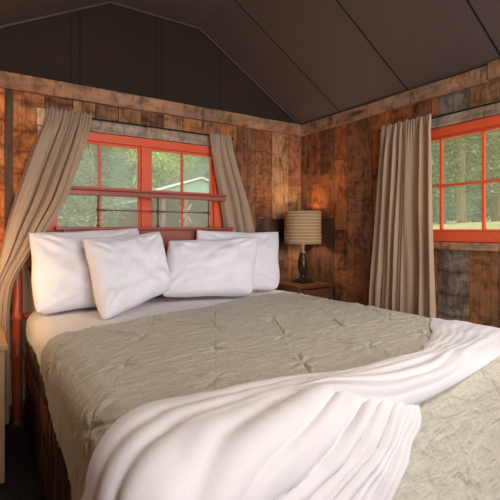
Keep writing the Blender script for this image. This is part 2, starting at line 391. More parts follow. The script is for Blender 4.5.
# gable wall of dark panels
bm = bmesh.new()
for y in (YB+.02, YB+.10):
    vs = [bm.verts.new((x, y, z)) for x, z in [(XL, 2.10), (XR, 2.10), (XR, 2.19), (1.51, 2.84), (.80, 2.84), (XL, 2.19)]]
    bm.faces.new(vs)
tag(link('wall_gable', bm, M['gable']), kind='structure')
for (x0, z0), (x1, z1) in zip(CP, CP[1:]):
    tag(link('trim_%d' % ti, strip_along((x0, YB+.008, z0-.006), (x1, YB+.008, z1-.006), (0,-1,0), .007, .008), M['seam']), kind='structure'); ti += 1
for x, zt in ((.538, 2.69), (.60, 2.72), (1.149, 2.835), (1.195, 2.835), (1.708, 2.71)):
    tag(link('trim_%d' % ti, strip_along((x, YB+.02, 2.15), (x, YB+.02, zt), (0,-1,0), .003, .003), M['gap']), kind='structure'); ti += 1
# rough beams round the top of the walls
def beam(name, a0, a1, axis, d0, d1, z0, z1, mat):
    bm = bmesh.new(); n = 60
    def p(i, k):
        a = lerp(a0, a1, i/n); w_ = (noise.noise(Vector((a*3, k*7, 2)))*.006 + noise.noise(Vector((a*14, k*5, 9)))*.002)
        d, z = ((d0, z0), (d1, z0), (d1, z1), (d0, z1))[k]
        z += w_; 
        if k in (0, 3): d += w_*.5
        return (a, d, z) if axis == 'X' else (d, a, z)
    R = [[bm.verts.new(p(i, k)) for k in range(4)] for i in range(n+1)]
    for i in range(n):
        for k in range(4): bm.faces.new((R[i][k], R[i][(k+1)%4], R[i+1][(k+1)%4], R[i+1][k]))
    bm.faces.new(R[0][::-1]); bm.faces.new(R[-1])
    return tag(link(name, bm, mat, bevel=.003), kind='structure')
beam('trim_1', XL, XR-.03, 'X', YB-.032, YB+.01, 2.088, 2.19, M['boards_trim_x'])
beam('trim_2', 1.30, YB, 'Y', XR-.030, XR+.01, 2.088, 2.185, M['boards_trim_y'])
beam('trim_3', YF, 1.297, 'Y', XR-.034, XR+.01, 2.092, 2.197, M['boards_trim_y'])
# window casing boards
beam('trim_4', .50, 1.74, 'X', YB-.022, YB+.004, 1.887, 1.975, M['grey_x'])
beam('trim_5', .0, 1.98, 'Y', XR-.024, XR+.004, 1.883, 1.962, M['grey_y'])
bm = bmesh.new(); box(bm, .325, .50, YB-.024, YB+.004, 1.885, 1.995, .002); tag(link('trim_60', bm, M['pale_board'], bevel=.003), kind='structure')
bm = bmesh.new(); box(bm, .332, .386, YB-.016, YB+.004, 1.1, 1.883, .002); tag(link('trim_61', bm, M['pale_board'], bevel=.003), kind='structure')
bm = bmesh.new(); box(bm, 1.722, 1.785, YB-.016, YB+.004, 1.1, 1.885, .002); tag(link('trim_62', bm, M['pale_board'], bevel=.003), kind='structure')
beam('trim_63', -.05, 2.02, 'Y', XR-.028, XR+.004, 1.073, 1.122, M['boards_trim_y'])
beam('trim_64', .33, 1.78, 'X', YB-.028, YB+.004, 1.073, 1.127, M['boards_trim_x'])

# windows
def window(name, axis, face, opening, sashes):
    """sashes: [(a0,a1,[muntin positions])] glass extents; z glass from opening"""
    root = empty(name); tag(root, kind='structure')
    A0, A1, z0, z1 = opening; g0, g1 = 1.20, 1.812
    def bx(bm, a0, a1, d0, d1, zz0, zz1):
        if axis == 'X': box(bm, a0, a1, face+d0, face+d1, zz0, zz1)
        else: box(bm, face+d0, face+d1, a0, a1, zz0, zz1)
    bm = bmesh.new(); bx(bm, A0, A1, -.006, .10, z0, g0-.012); bx(bm, A0, A1, -.006, .10, g1+.012, z1)
    lo = sashes[0][0]; hi = sashes[-1][1]
    bx(bm, A0, lo-.012, -.006, .10, g0-.012, g1+.012); bx(bm, hi+.012, A1, -.006, .10, g0-.012, g1+.012)
    link('frame', bm, M['red'], root, bevel=.003)
    for s0, s1 in zip(sashes, sashes[1:]):
        bm = bmesh.new(); bx(bm, s0[1]+.012, s1[0]-.012, 0, .10, g0-.012, g1+.012); link('mullion', bm, M['red'], root, bevel=.003)
    for a0, a1, ms_ in sashes:
        bm = bmesh.new()
        bx(bm, a0-.012, a0+.004, .018, .055, g0-.012, g1+.012); bx(bm, a1-.004, a1+.012, .018, .055, g0-.012, g1+.012)
        bx(bm, a0+.004, a1-.004, .018, .055, g0-.012, g0+.004); bx(bm, a0+.004, a1-.004, .018, .055, g1-.004, g1+.012)
        s = link('sash', bm, M['red'], root, bevel=.002)
        for q in ms_:
            bm = bmesh.new(); bx(bm, q-.008, q+.008, .026, .05, g0+.004, g1-.004); link('muntin', bm, M['red'], s, bevel=.002)
        bm = bmesh.new(); bx(bm, a0+.004, a1-.004, .024, .052, 1.497-.008, 1.497+.008); link('muntin', bm, M['red'], s, bevel=.002)
        bm = bmesh.new(); bx(bm, a0, a1, .036, .040, g0, g1); link('pane', bm, M['glass'], s)
    return root
window('window_1', 'X', YB, W1, [(.45, 1.017, [.733]), (1.11, 1.632, [1.371])])
window('window_2', 'Y', XR, W2, [(.02, .94, [.33, .63]), (1.065, 1.905, [1.353, 1.633])])

# ------------------------------------------------------------------ curtain rods and curtains
def rod(label, axis, p0, p1, wall):
    bm = bmesh.new(); tube(bm, [p0, p1], .006, 10)
    root = empty('curtain_rod', p0); tag(root, label, 'curtain rod')
    o = link('pole', bm, M['rod'], root); o.matrix_parent_inverse = Matrix.Translation(-Vector(p0))
    for t in (.02, .45, .98):
        q = Vector(p0).lerp(Vector(p1), t); bm = bmesh.new()
        e = Vector((q.x, wall, q.z)) if axis == 'X' else Vector((wall, q.y, q.z))
        tube(bm, [e, q+(e-q)*.3, q], .0045, 8); tube(bm, [q+Vector((0,0,-.010)), q+Vector((0,0,.010))], .008, 8)
        k = link('bracket', bm, M['rod'], root); k.matrix_parent_inverse = Matrix.Translation(-Vector(p0))
rod('thin black curtain rod over the window behind the bed', 'X', (.42, 2.985, 1.966), (1.80, 2.985, 1.966), YB-.024)
rod('thin black curtain rod over the window on the side wall', 'Y', (2.505, 2.07, 1.937), (2.505, -.02, 1.937), XR-.026)

def curtain(label, axis, rows, nf, seed, depth_in, top_gather=.5):
    """rows: [(z, a0, a1, depth, amp)] evenly interpolated by z; folds run down the cloth"""
    rnd = random.Random(seed); ph = [rnd.uniform(0, 6.28) for _ in range(6)]
    zt = rows[0][0]; zb = rows[-1][0]; bm = bmesh.new(); R = [((zt-r[0])/(zt-zb), *r[1:]) for r in rows]
    def fn(s, t):
        z = lerp(zt, zb, t); a0, a1, d, amp = poly(R, t)
        # smooth the row polyline
        q = [poly(R, min(1, max(0, t+e))) for e in (-.04, -.02, 0, .02, .04)]; a0 = sum(x[0] for x in q)/5; a1 = sum(x[1] for x in q)/5; d = sum(x[2] for x in q)/5; amp = sum(x[3] for x in q)/5
        s2 = s + .045*sin(2*pi*s*1.3+ph[0]) + .03*sin(2*pi*s*2.6+ph[5]) + .012*sin(3*t+ph[1]+s*5)
        k = s2*nf; wt = 1+.55*noise.noise(Vector((s*nf*.8, seed*3.3, t*.8)))*2
        fold = sin(2*pi*k + .5*sin(3.1*t+ph[2])) * wt
        fold = fold + .30*sin(4*pi*k+ph[3]+t*2)*wt + .22*sin(6.6*pi*k+ph[5]-t*3)
        fold += .8*noise.noise(Vector((s*8, t*3.5, seed)))
        topg = exp(-(t/.035)**2)
        fold2 = sin(2*pi*s*nf*3.1+ph[4]+2*sin(s*9))*exp(-(t/.07)**2)*.9
        a = lerp(a0, a1, s) + .004*sin(2*pi*k+1.3)*(1-topg)
        zz = z + .008*noise.noise(Vector((s*14, 3, seed)))*topg*2
        dd = d + amp*(fold*(1-.75*topg)+fold2)
        return Vector((a, dd, zz)) if axis == 'X' else Vector((dd, a, zz))
    grid(bm, fn, 130, 90)
    o = link('curtain', bm, M['curtain'], smooth=True)
    so = o.modifiers.new('solid', 'SOLIDIFY'); so.thickness = .0018; so.offset = 0
    tag(o, label, 'curtain'); return o
curtain('beige curtain swept to the left and gathered beside the round bed post', 'X',
    [(1.995,.384,.665,2.968,.008), (1.93,.38,.652,2.96,.012), (1.76,.305,.610,2.93,.022), (1.5,.224,.515,2.87,.024), (1.385,.19,.478,2.86,.024), (1.218,.145,.372,2.85,.024), (1.065,.118,.285,2.85,.022), (.97,.10,.215,2.855,.016), (.89,.06,.180,2.865,.014), (.80,.03,.166,2.87,.014), (.6,.02,.160,2.89,.015), (.3,-.02,.16,2.90,.015), (.03,-.05,.16,2.90,.015)], 4.3, 3, 1)
curtain('beige curtain hanging at the lamp side of the bed window, tucked behind the headboard', 'X',
    [(1.985,1.566,1.765,2.970,.007), (1.9,1.572,1.775,2.970,.010), (1.6,1.64,1.878,2.972,.018), (1.45,1.672,1.935,2.972,.02), (1.157,1.722,2.008,2.972,.022), (.87,1.765,2.06,2.97,.022), (.4,1.80,2.10,2.97,.022), (.04,1.81,2.12,2.97,.022)], 3.2, 8, 1)
curtain('long straight beige curtain hanging beside the window on the side wall', 'Y',
    [(1.958,2.015,1.625,2.486,.006), (1.88,2.03,1.625,2.490,.010), (1.75,2.055,1.622,2.50,.013), (1.33,2.09,1.616,2.50,.016), (1.1,2.11,1.61,2.498,.017), (.7,2.145,1.603,2.496,.018), (.3,2.15,1.60,2.496,.018), (.03,2.15,1.60,2.496,.018)], 6.2, 5, -1)
# the short loose lower tail of cloth behind the post
bm = bmesh.new()
def tail(s, t):
    z = lerp(1.0, .12, t); a0, a1, = poly([(0,.22,.25), (.25,.19,.34), (.5,.17,.36), (1,.16,.36)], t)
    return Vector((lerp(a0, a1, s), 2.965 + .014*sin(s*9+t*4), z))
grid(bm, tail, 30, 40)
o = link('curtain', bm, M['curtain'], smooth=True); so = o.modifiers.new('solid', 'SOLIDIFY'); so.thickness = .002
tag(o, 'loose lower end of beige curtain hanging between the round post and the mattress', 'curtain')

# ------------------------------------------------------------------ bed frame
bed = empty('bed_frame', (1.13, 2.93, 0)); tag(bed, 'reddish wooden bed frame with low panelled headboard, raised iron-spindled rail and round corner posts', 'bed')
def bp(name, bm, mat, parent=bed, **k):
    o = link(name, bm, mat, parent, **k)
    o.matrix_parent_inverse = Matrix.Translation((-1.13, -2.93, 0)); return o
bm = bmesh.new(); box(bm, .464, 1.735, 2.905, 2.935, .62, 1.20); pan = bp('headboard_panel', bm, M['mahogany'], bevel=.004)
def sub(name, bm, mat, par, **k):
    o = link(name, bm, mat, par, **k); o.matrix_parent_inverse = Matrix.Identity(4); return o
for x0, x1 in ((.464, .50), (1.70, 1.735)):
    bm = bmesh.new(); box(bm, x0, x1, 2.897, 2.905, .62, 1.20); sub('end_stile', bm, M['mahogany'], pan, bevel=.003)
bm = bmesh.new(); box(bm, .42, 1.748, 2.893, 2.945, 1.20, 1.222); bp('cap_rail', bm, M['mahogany'], bevel=.005)
bm = bmesh.new(); box(bm, .43, 1.686, 2.914, 2.944, 1.432, 1.468); tr_ = bp('top_rail', bm, M['mahogany'], bevel=.006)
bm = bmesh.new(); box(bm, .43, 1.690, 2.905, 2.950, 1.468, 1.482); sub('rail_moulding', bm, M['mahogany'], tr_, bevel=.004)
for x in (.69, 1.115, 1.534):
    bm = bmesh.new(); prof = [(.011,1.222),(.011,1.232),(.005,1.24),(.005,1.262),(.0095,1.268),(.005,1.275),(.005,1.315),(.010,1.325),(.012,1.335),(.010,1.345),(.005,1.355),(.005,1.395),(.0095,1.402),(.005,1.41),(.005,1.422),(.011,1.432)]
    lathe(bm, prof, 12, (x, 2.93)); bp('spindle', bm, M['iron'], smooth=True)
for x0, x1 in ((.69, 1.115), (1.115, 1.534)):
    bm = bmesh.new(); n = 24; pts = []; rr = []
    for k in range(n+1):
        t = k/n; pts.append((lerp(x0+.01, x1-.01, t), 2.93, 1.336)); e = min(t, 1-t)*(x1-x0); rr.append(.004 + .007*exp(-((e-.025)/.012)**2))
    tube(bm, pts, rr, 10); bp('spindle_rod', bm, M['iron'], smooth=True)
for x in (.208, 2.035):
    bm = bmesh.new()
    lathe(bm, [(.026,.02),(.030,.24),(.030,.40),(.036,.42),(.036,.44),(.030,.46),(.030,.635),(.036,.645),(.040,.664),(.036,.683),(.030,.693),(.030,.80),(.028,.94),(.024,.975),(.010,.99)], 20, (x, 2.93)); po = bp('post', bm, M['post'], smooth=True)
    bm = bmesh.new(); lathe(bm, [(.030,0),(.032,.015),(.027,.03)], 16, (x, 2.93)); sub('foot', bm, M['iron'], po)
bm = bmesh.new(); tube(bm, [(.238,2.93,.664),(.35,2.93,.664),(2.005,2.93,.664)], .015, 12); bp('cross_rail', bm, M['post'], smooth=True)
for x in (.26, 2.06):
    bm = bmesh.new(); box(bm, x-.012, x+.012, .86, 2.905, .30, .42); bp('side_rail', bm, M['mahogany'], bevel=.004)
# pleated skirt
bm = bmesh.new()
path = [(.262, 2.86), (.245, .84), (2.09, .83), (2.09, 2.86)]
L = [0]
for a, b in zip(path, path[1:]): L.append(L[-1]+hypot(b[0]-a[0], b[1]-a[1]))
def sk(s, t):
    d = s*L[-1]
    for i in range(3):
        if d <= L[i+1]+1e-9:
            k = (d-L[i])/(L[i+1]-L[i]); a, b = path[i], path[i+1]; x = lerp(a[0], b[0], k); y = lerp(a[1], b[1], k)
            tx, ty = (b[0]-a[0])/(L[i+1]-L[i]), (b[1]-a[1])/(L[i+1]-L[i]); break
    f = (.006+.012*t)*(sin(d*2*pi/.055)+.4*sin(d*2*pi/.021+1))
    return Vector((x+ty*-f, y+tx*f, lerp(.56, .012, t)))
grid(bm, sk, 620, 6)
o = bp('bed_skirt', bm, M['skirt'], smooth=True); o['label'] = 'dark brown pleated bed skirt'
so = o.modifiers.new('solid', 'SOLIDIFY'); so.thickness = .003

# ------------------------------------------------------------------ bedding: cloth draped over the mattress block
BX0, BX1, BY0, BY1, TOP, RR = .262, 2.115, .79, 2.885, .70, .080
def drape(u, v, off, flare=.06):
    """flat cloth coordinate -> position and outward normal on the bed"""
    cx = min(max(u, BX0+RR), BX1-RR); cy = max(v, BY0+RR)
    du, dv = u-cx, v-cy; d = hypot(du, dv)
    if d < 1e-7: return Vector((u, v, TOP+off)), Vector((0,0,1))
    nx, ny = du/d, dv/d; arc = RR*pi/2
    if d < arc:
        a = d/RR; r = RR+off
        return Vector((cx+nx*r*sin(a), cy+ny*r*sin(a), TOP-RR+r*cos(a))), Vector((nx*sin(a), ny*sin(a), cos(a)))
    h = d-arc; r = RR+off+flare*h
    return Vector((cx+nx*r, cy+ny*r, TOP-RR-h)), Vector((nx, ny, .05)).normalized()
# mattress in its white fitted sheet
bm = bmesh.new()
def mat_pt(s, t): pass
nx_, ny_ = 60, 60
me_pts = {}
def solid_block(bm, x0, x1, y0, y1, z0, z1, r, n=5):
    rings = []
    for k in range(n+1):
        a = pi/2*k/n; rings.append((r*(1-sin(a)), z0+r*(1-cos(a))) if False else (r-r*sin(a), z0+r-r*cos(a)))
    for k in range(n+1):
        a = pi/2*k/n; rings.append((r-r*cos(a), z1-r+r*sin(a)))
    vs = []
    for ins, z in rings:
        ring = []
        for cx, cy, a0 in ((x1-.09, y1-.09, 0), (x0+.09, y1-.09, 90), (x0+.09, y0+.09, 180), (x1-.09, y0+.09, 270)):
            for q in range(7):
                a = math.radians(a0+q*15); ring.append(bm.verts.new((cx+(.09-ins)*cos(a), cy+(.09-ins)*sin(a), z)))
        vs.append(ring)
    for r0, r1 in zip(vs, vs[1:]):
        for k in range(len(r0)): bm.faces.new((r0[k], r0[(k+1)%len(r0)], r1[(k+1)%len(r0)], r1[k]))
    bm.faces.new(vs[0][::-1]); bm.faces.new(vs[-1])
solid_block(bm, BX0+.003, BX1-.003, BY0+.003, BY1, .43, TOP-.003, .062)
o = link('mattress', bm, M['white_cloth'], smooth=True); tag(o, 'thick mattress in a white fitted sheet under the quilt', 'mattress')
# white top sheet showing between quilt and pillows
def head_edge(u): return poly([(0, 2.02), (.30, 2.09), (.62, 2.165), (1.02, 2.30), (1.31, 2.36), (2.07, 2.585), (2.5, 2.66)], u)[0]
bm = bmesh.new()
def sheet(s, t):
    u = lerp(BX0-.105-.012*sin(t*9), BX1+.18, s); v = lerp(head_edge(max(0, u))-.12, 2.87, t)
    p, n = drape(u, v, .004, .0)
    f = noise.noise(Vector((u*7, v*3, 1)))*.008 + noise.noise(Vector((u*18, v*9, 4)))*.003
    if u < BX0: f += .004*sin(v*20)*min(1, (BX0-u)/.08)
    return p + n*(.004+abs(f))
grid(bm, sheet, 150, 60)
o = link('flat_sheet', bm, M['white_cloth'], smooth=True); so = o.modifiers.new('solid', 'SOLIDIFY'); so.thickness = .002; so.offset = 1
tag(o, 'white flat sheet folded back over the mattress at the pillow end', 'sheet')

# quilt
S = .36
def quilt_h(u, v):
    # tufted stars on a diamond lattice with pin-tuck creases between them
    h = 0
    a = (u-.44)/S; b = (v-1.48)/(S*.92)
    for i in (math.floor(a)-1, math.floor(a), math.floor(a)+1, math.floor(a)+2):
        for j in (math.floor(b), math.floor(b)+1):
            ox = .5 if j % 2 else 0
            cu = .44+(i+ox)*S; cv = 1.48+j*S*.92
            du, dv = u-cu, v-cv; d = hypot(du, dv)
            if d < .16:
                th = atan2(dv, du) + .6*sin(i*3+j*5)
                h += -.010*exp(-(d/.014)**2) + .0038*cos(th*6+2*sin(th*2+j))*exp(-((d-.05)/.04)**2) + .002*exp(-((d-.07)/.05)**2)
    # diagonals
    p = (u-.44)/S - (v-1.48)/(S*1.84); q = (u-.44)/S + (v-1.48)/(S*1.84)
    for w_, o_ in ((p, q), (q, p)):
        e = abs(w_-round(w_))*S; seg = math.floor(o_)
        g = .5+.5*sin(seg*2.7+round(w_)*4.1)
        e2 = e + .010*noise.noise(Vector((u*11, v*11, 3)))+.004*noise.noise(Vector((u*30, v*30, 3)))
        g *= max(0, min(1, .75+1.6*noise.noise(Vector((u*6, v*6, 13)))))
        h += (-.0075*exp(-(e2/.0045)**2) + .0028*exp(-((e2-.012)/.007)**2))*(.15+.85*g*g)
    return h
def wr(u, v):
    x = noise.noise(Vector((u*5+noise.noise(Vector((u*2,v*2,8)))*1.5, v*30+u*3, 0)))
    y = noise.noise(Vector((u*16, v*22, 5)))
    z = 1-abs(noise.noise(Vector((u*9+v*3, v*14-u*2, 9))))*2
    return .0026*x + .0020*y + .0030*max(0, z)**5
bm = bmesh.new()
def quilt(s, t):
    v = lerp(BY0-.50, 2.2, t); u0 = BX0-lerp(.26, .115, max(0, min(1, (v-.9)/1.2))) - .010*sin(v*8)
    u = lerp(u0, BX1+.30, s)
    he = head_edge(max(0, u)) + .010*noise.noise(Vector((u*6, 0, 3)))
    v = lerp(BY0-.50, he, t)
    p, n = drape(u, v, .008, .10 if u > BX0+RR else .03+.12*max(0, min(1, (2.2-v)/1.1)))
    h = quilt_h(u, v) + wr(u, v)
    side = max(0, BX0+.03-u)
    h += side*(.03*noise.noise(Vector((v*5, u*4, 1)))+.015*noise.noise(Vector((v*16, u*9, 6))))
    h += .010*noise.noise(Vector((u*2.2, v*2.2, 11)))*min(1, 1)
    e = min(1, (he-v)/.012); e2 = min(1, (u-u0)/.012)
    if u < BX0+.03 or v < BY0+.03: h = max(h, -.004)+.002
    q = p + n*(.012+h)*(.35+.65*min(e, e2))
    return q
grid(bm, quilt, 520, 560)
o = link('quilt', bm, M['quilt'], smooth=True); so = o.modifiers.new('solid', 'SOLIDIFY'); so.thickness = .004; so.offset = 1
tag(o, 'sage green tufted quilt covering the bed', 'quilt')

# white blanket: a fan hanging over the foot corner, and a rolled band along the foot edge
bm = bmesh.new()
U = [(1.12,.93),(.98,.96),(.83,.99),(.66,1.0),(.50,1.01),(.37,1.03),(.28,1.0),(.20,.995),(.10,1.04),(.0,1.09)]
Rr = [(1.13,.80),(1.09,.755),(1.035,.72),(.995,.68),(.955,.645),(.93,.61),(.90,.57),(.87,.48),(.85,.40),(.83,.32)]
def fan(s, t):
    a = crom([(x, y, 0) for x, y in U], t); b = crom([(x, y, 0) for x, y in Rr], t)
    q = a.lerp(b, s); bl = sin(pi*s)*t**1.5
    q.x -= .36*bl*(1-s*.55); q.y -= .40*bl*(.35+.65*s)
    p, n = drape(q.x, q.y, .013+.017*min(1, t/.35), .05+.30*max(0, min(1, (.5-q.x)/.3)))
    w_ = s + .012*sin(t*5+s*7) + .010*noise.noise(Vector((s*4, t*6, 3)))
    f = 0
    for k, (c, wd, am) in enumerate(((.09,.020,.6),(.19,.016,.8),(.30,.024,.9),(.38,.013,.6),(.50,.018,1.1),(.585,.012,.8),(.66,.016,1.1),(.76,.012,.8),(.83,.015,1.1),(.90,.010,.7),(.95,.010,.8))):
        cc = c + .012*sin(t*4+k*2); x = (w_-cc)/wd
        f += am*(-1.0*exp(-x*x) + .75*exp(-((x-2.0)/1.5)**2) + .30*exp(-((x+2.2)/1.8)**2))
    f = max(f, -.7)
    f += .5*sin(w_*19+1)+.35*noise.noise(Vector((w_*7, t*2, 4)))
    amp = .0145*max(0, min(1, (t-.02)/.32))*(1-.35*t)
    lo = .010*noise.noise(Vector((q.x*4, q.y*4, 2)))+.005*noise.noise(Vector((q.x*13, q.y*13, 2)))
    edge = min(1, s/.02, (1-s)/.02)
    return p + n*((amp*f*(.4+.6*min(1, s/.3)) + lo + .025)*(.25+.75*edge)*min(1, .15+t/.12))
grid(bm, fan, 240, 170)
Bu = [(2.36,1.52),(2.15,1.40),(1.98,1.295),(1.78,1.16),(1.60,1.06),(1.46,.985),(1.30,.93),(1.12,.925),(.92,.945),(.72,.975),(.55,1.0)]
Bl = [(2.40,.90),(2.18,.88),(1.96,.86),(1.78,.84),(1.60,.82),(1.42,.805),(1.26,.795),(1.10,.79),(.95,.80),(.76,.855),(.58,.95)]
def band(s, t):
    a = crom([(x, y, 0) for x, y in Bu], s); b = crom([(x, y, 0) for x, y in Bl], s)
    a.y += (.012*sin(s*31)+.006*sin(s*57))*exp(-((s-.36)/.12)**2)
    q = a.lerp(b, t); p, n = drape(q.x, q.y, .020+.018*exp(-((s-.66)/.15)**2), .05)
    puff = (1-abs(2*t-1)**3)**.6 if 0 < t < 1 else 0
    fat = poly([(0,.010),(.25,.014),(.45,.022),(.6,.030),(.7,.034),(.85,.034),(.95,.022),(1,.010)], s)[0]
    # the lower lip of the roll stands proud, the upper part lies flat on the right
    lip = exp(-((t-.80)/.20)**2)
    f = puff*fat*(.75+.6*lip)
    conv = .06+.94*min(1, s/.65)**2
    for k, (c, w_, am) in enumerate(((.10,.030,.6),(.24,.035,.9),(.37,.03,.7),(.52,.04,1.0),(.66,.03,.7),(.80,.035,.8))):
        cc = c + (.10-.16*c)*sin(s*5+.6) + .015*sin(s*19+k*2)
        f += .0095*am*conv*(exp(-((t-cc)/w_)**2)-.5*exp(-((t-cc-.06)/w_)**2))*min(1, puff*1.4)
    f += (.010*noise.noise(Vector((q.x*3, q.y*9, 5)))+.003*noise.noise(Vector((q.x*9, q.y*26, 7))))*puff
    return p + n*max(-.004, f+.002)
grid(bm, band, 260, 90)
o = link('blanket', bm, M['throw'], smooth=True); so = o.modifiers.new('solid', 'SOLIDIFY'); so.thickness = .006; so.offset = 1
tag(o, 'white soft blanket twisted and fanned across the foot of the bed', 'blanket')

# ------------------------------------------------------------------ pillows
def pillow(label, bl, br, tr, tl, T, seed, belly=.0):
    bm = bmesh.new(); N = 56
    A, B, Cc, D = map(Vector, (bl, br, tr, tl))
    nrm = ((B-A)+(Cc-D)).cross((D-A)+(Cc-B)).normalized()
    def pos(s, t, side):
        x = (s+1)/2; y = (t+1)/2
        s2 = s*(1-.015*(1-t*t)**1.2+.012*cos(t*5+seed)*(1-t*t)); t2 = t*(1-.045*(1-s*s)**1.2+.012*sin(s*6+seed)*(1-s*s))
        if t < 0: rd = 1-.07*(s*s*t*t)**3; s2 *= rd; t2 *= rd
        x = (s2+1)/2; y = (t2+1)/2
        base = A.lerp(B, x).lerp(D.lerp(Cc, x), y)
        e = max(0, (1-s**4))*max(0, (1-t**4)); th = T/2*e**.50
        low = 1+.22*(-t)           # filling settles
        wv = noise.noise(Vector((s*2.2, t*2.2, seed)))*.014 + noise.noise(Vector((s*5, t*5, seed+3)))*.006
        # radial wrinkles near the corners
        for cs, ct in ((-1,-1),(1,-1),(1,1),(-1,1)):
            d = hypot(s-cs, t-ct); an = atan2(t-ct, s-cs)
            wv += .0060*sin(an*13+seed*2+cs+3*noise.noise(Vector((s*3,t*3,seed))))*exp(-((d-.42)/.26)**2)
        wv += .005*noise.noise(Vector((s*4+t*2.2, t*3-s*2, seed+7)))
        lump = wv*min(1, e*1.6)
        return base + nrm*(side*(th*low) + lump) + nrm*.012*noise.noise(Vector((s*1.5, t*1.5, seed+9)))
    vs = {}
    for side in (1, -1):
        for i in range(N+1):
            for j in range(N+1):
                bd = i in (0, N) or j in (0, N); key = (i, j, 0 if bd else side)
                if key not in vs: vs[key] = bm.verts.new(pos(sin((2*i/N-1)*pi/2)*.35+(2*i/N-1)*.65, sin((2*j/N-1)*pi/2)*.35+(2*j/N-1)*.65, 0 if bd else side))
    g = lambda i, j, sd: vs[(i, j, 0 if (i in (0, N) or j in (0, N)) else sd)]
    for sd in (1, -1):
        for i in range(N):
            for j in range(N):
                q = [g(i,j,sd), g(i+1,j,sd), g(i+1,j+1,sd), g(i,j+1,sd)]
                if sd == -1: q.reverse()
                bm.faces.new(q)
    o = link('pillow', bm, M['pillow'], smooth=True); tag(o, label, 'pillow', 'white bed pillows'); return o
pillow('white pillow at the far left, leaning on the headboard behind another', (.262,2.57,.722), (.98,2.68,.725), (.945,2.865,1.215), (.262,2.83,1.185), .17, 1)
pillow('white pillow standing in front of the left rear pillow', (.555,2.28,.70), (1.045,2.50,.815), (1.02,2.65,1.19), (.522,2.60,1.148), .17, 2)
pillow('white pillow at the lamp side, peeking out behind the front one', (1.32,2.76,.725), (2.0,2.62,.725), (2.14,2.82,1.185), (1.395,2.86,1.20), .14, 3)
pillow('wide white pillow in front on the right half of the bed', (1.01,2.62,.752), (1.64,2.46,.725), (1.80,2.62,1.148), (1.125,2.75,1.125), .18, 4)

# ------------------------------------------------------------------ nightstands
def nightstand(name, label, x0, x1, y0, y1, H, mat, kmat, front=-1):
    root = empty(name, ((x0+x1)/2, (y0+y1)/2, 0)); tag(root, label, 'nightstand')
    inv = Matrix.Translation((-(x0+x1)/2, -(y0+y1)/2, 0))
    def pt(n, bm, m_, par=root, **k):
        o = link(n, bm, m_, par, **k); o.matrix_parent_inverse = inv if par is root else Matrix.Identity(4); return o
    bm = bmesh.new(); box(bm, x0, x1, y0, y1, H-.025, H); pt('top', bm, mat, bevel=.004)
    for x in (x0+.012, x1-.047):
        for y in (y0+.012, y1-.047):
            bm = bmesh.new(); box(bm, x, x+.035, y, y+.035, 0, H-.025); pt('leg', bm, mat, bevel=.003)
    bm = bmesh.new()
    box(bm, x0+.018, x0+.03, y0+.047, y1-.047, .12, H-.026); box(bm, x1-.03, x1-.018, y0+.047, y1-.047, .12, H-.026)
    box(bm, x0+.047, x1-.047, y1-.03, y1-.018, .12, H-.026); box(bm, x0+.03, x1-.03, y0+.03, y1-.03, .12, .135); pt('case', bm, mat)
    zs = [(H-.17, H-.035), (.14, H-.18)]
    for a, b in zs:
        bm = bmesh.new(); box(bm, x0+.052, x1-.052, y0+.010, y0+.030, a, b); d_ = pt('drawer', bm, mat, bevel=.004)
        bm = bmesh.new(); cx = (x0+x1)/2; cz = (a+b)/2
        tube(bm, [(cx, y0+.010, cz), (cx, y0-.002, cz), (cx, y0-.012, cz), (cx, y0-.018, cz)], [.006,.006,.014,.010], 12); pt('knob', bm, kmat, d_)
    return root
nightstand('nightstand', 'dark walnut nightstand in the corner under the table lamp', 2.165, 2.565, 2.58, 2.985, .742, M['stand_dark'], M['brass'])
nightstand('nightstand', 'light oak nightstand at the left edge beside the bed', -.36, .124, 2.28, 2.80, .655, M['oak'], M['brass'])

# ------------------------------------------------------------------ lamp
LX, LY, LZ = 2.386, 2.79, .7435
lamp = empty('table_lamp', (LX, LY, LZ)); tag(lamp, 'table lamp with striped tan drum shade and dark bronze base', 'lamp')
bm = bmesh.new(); box(bm, -.068, .068, -.068, .068, 0, .016); box(bm, -.05, .05, -.05, .05, .016, .030); link('base', bm, M['bronze'], lamp, bevel=.004)
bm = bmesh.new(); lathe(bm, [(.024,.030),(.030,.042),(.022,.055),(.024,.065),(.034,.09),(.043,.125),(.045,.15),(.042,.18),(.034,.215),(.026,.245),(.024,.252)], 28); link('body', bm, M['bronze'], lamp, smooth=True)
bm = bmesh.new(); lathe(bm, [(.024,.252),(.027,.258),(.020,.268),(.017,.30),(.019,.325),(.014,.335),(.010,.36),(.010,.38)], 24); n_ = link('neck', bm, M['neck'], lamp, smooth=True)
bm = bmesh.new(); H0, H1 = .338, .618
prof = [(.163-.004*k/40, H0+(H1-H0)*k/40) for k in range(41)]
lathe(bm, [(r+.0012*sin(z*2*pi/.0275), z) for r, z in prof], 56, caps=False)
sh = link('shade', bm, M['shade'], lamp, smooth=True); so = sh.modifiers.new('solid', 'SOLIDIFY'); so.thickness = .003; so.offset = -1
bm = bmesh.new()
for k in range(3):
    a = 2*pi*k/3; tube(bm, [(0,0,.605), (.156*cos(a), .156*sin(a), .605)], .0018, 6)
tube(bm, [(0,0,.40), (0,0,.605)], .0025, 6); link('harp', bm, M['neck'], sh)
bm = bmesh.new(); lathe(bm, [(.006,.603),(.010,.612),(.012,.625),(.010,.636),(.005,.642)], 14); link('finial', bm, M['neck'], lamp, smooth=True)
bm = bmesh.new(); lathe(bm, [(.013,.38),(.013,.40),(.024,.425),(.030,.45),(.026,.475),(.012,.49)], 18); link('bulb', bm, M['bulb'], lamp, smooth=True)
l1 = light('table_lamp_light', 'POINT', (LX, LY, LZ+.46), 12.0, (1,.72,.44), size=.045); 
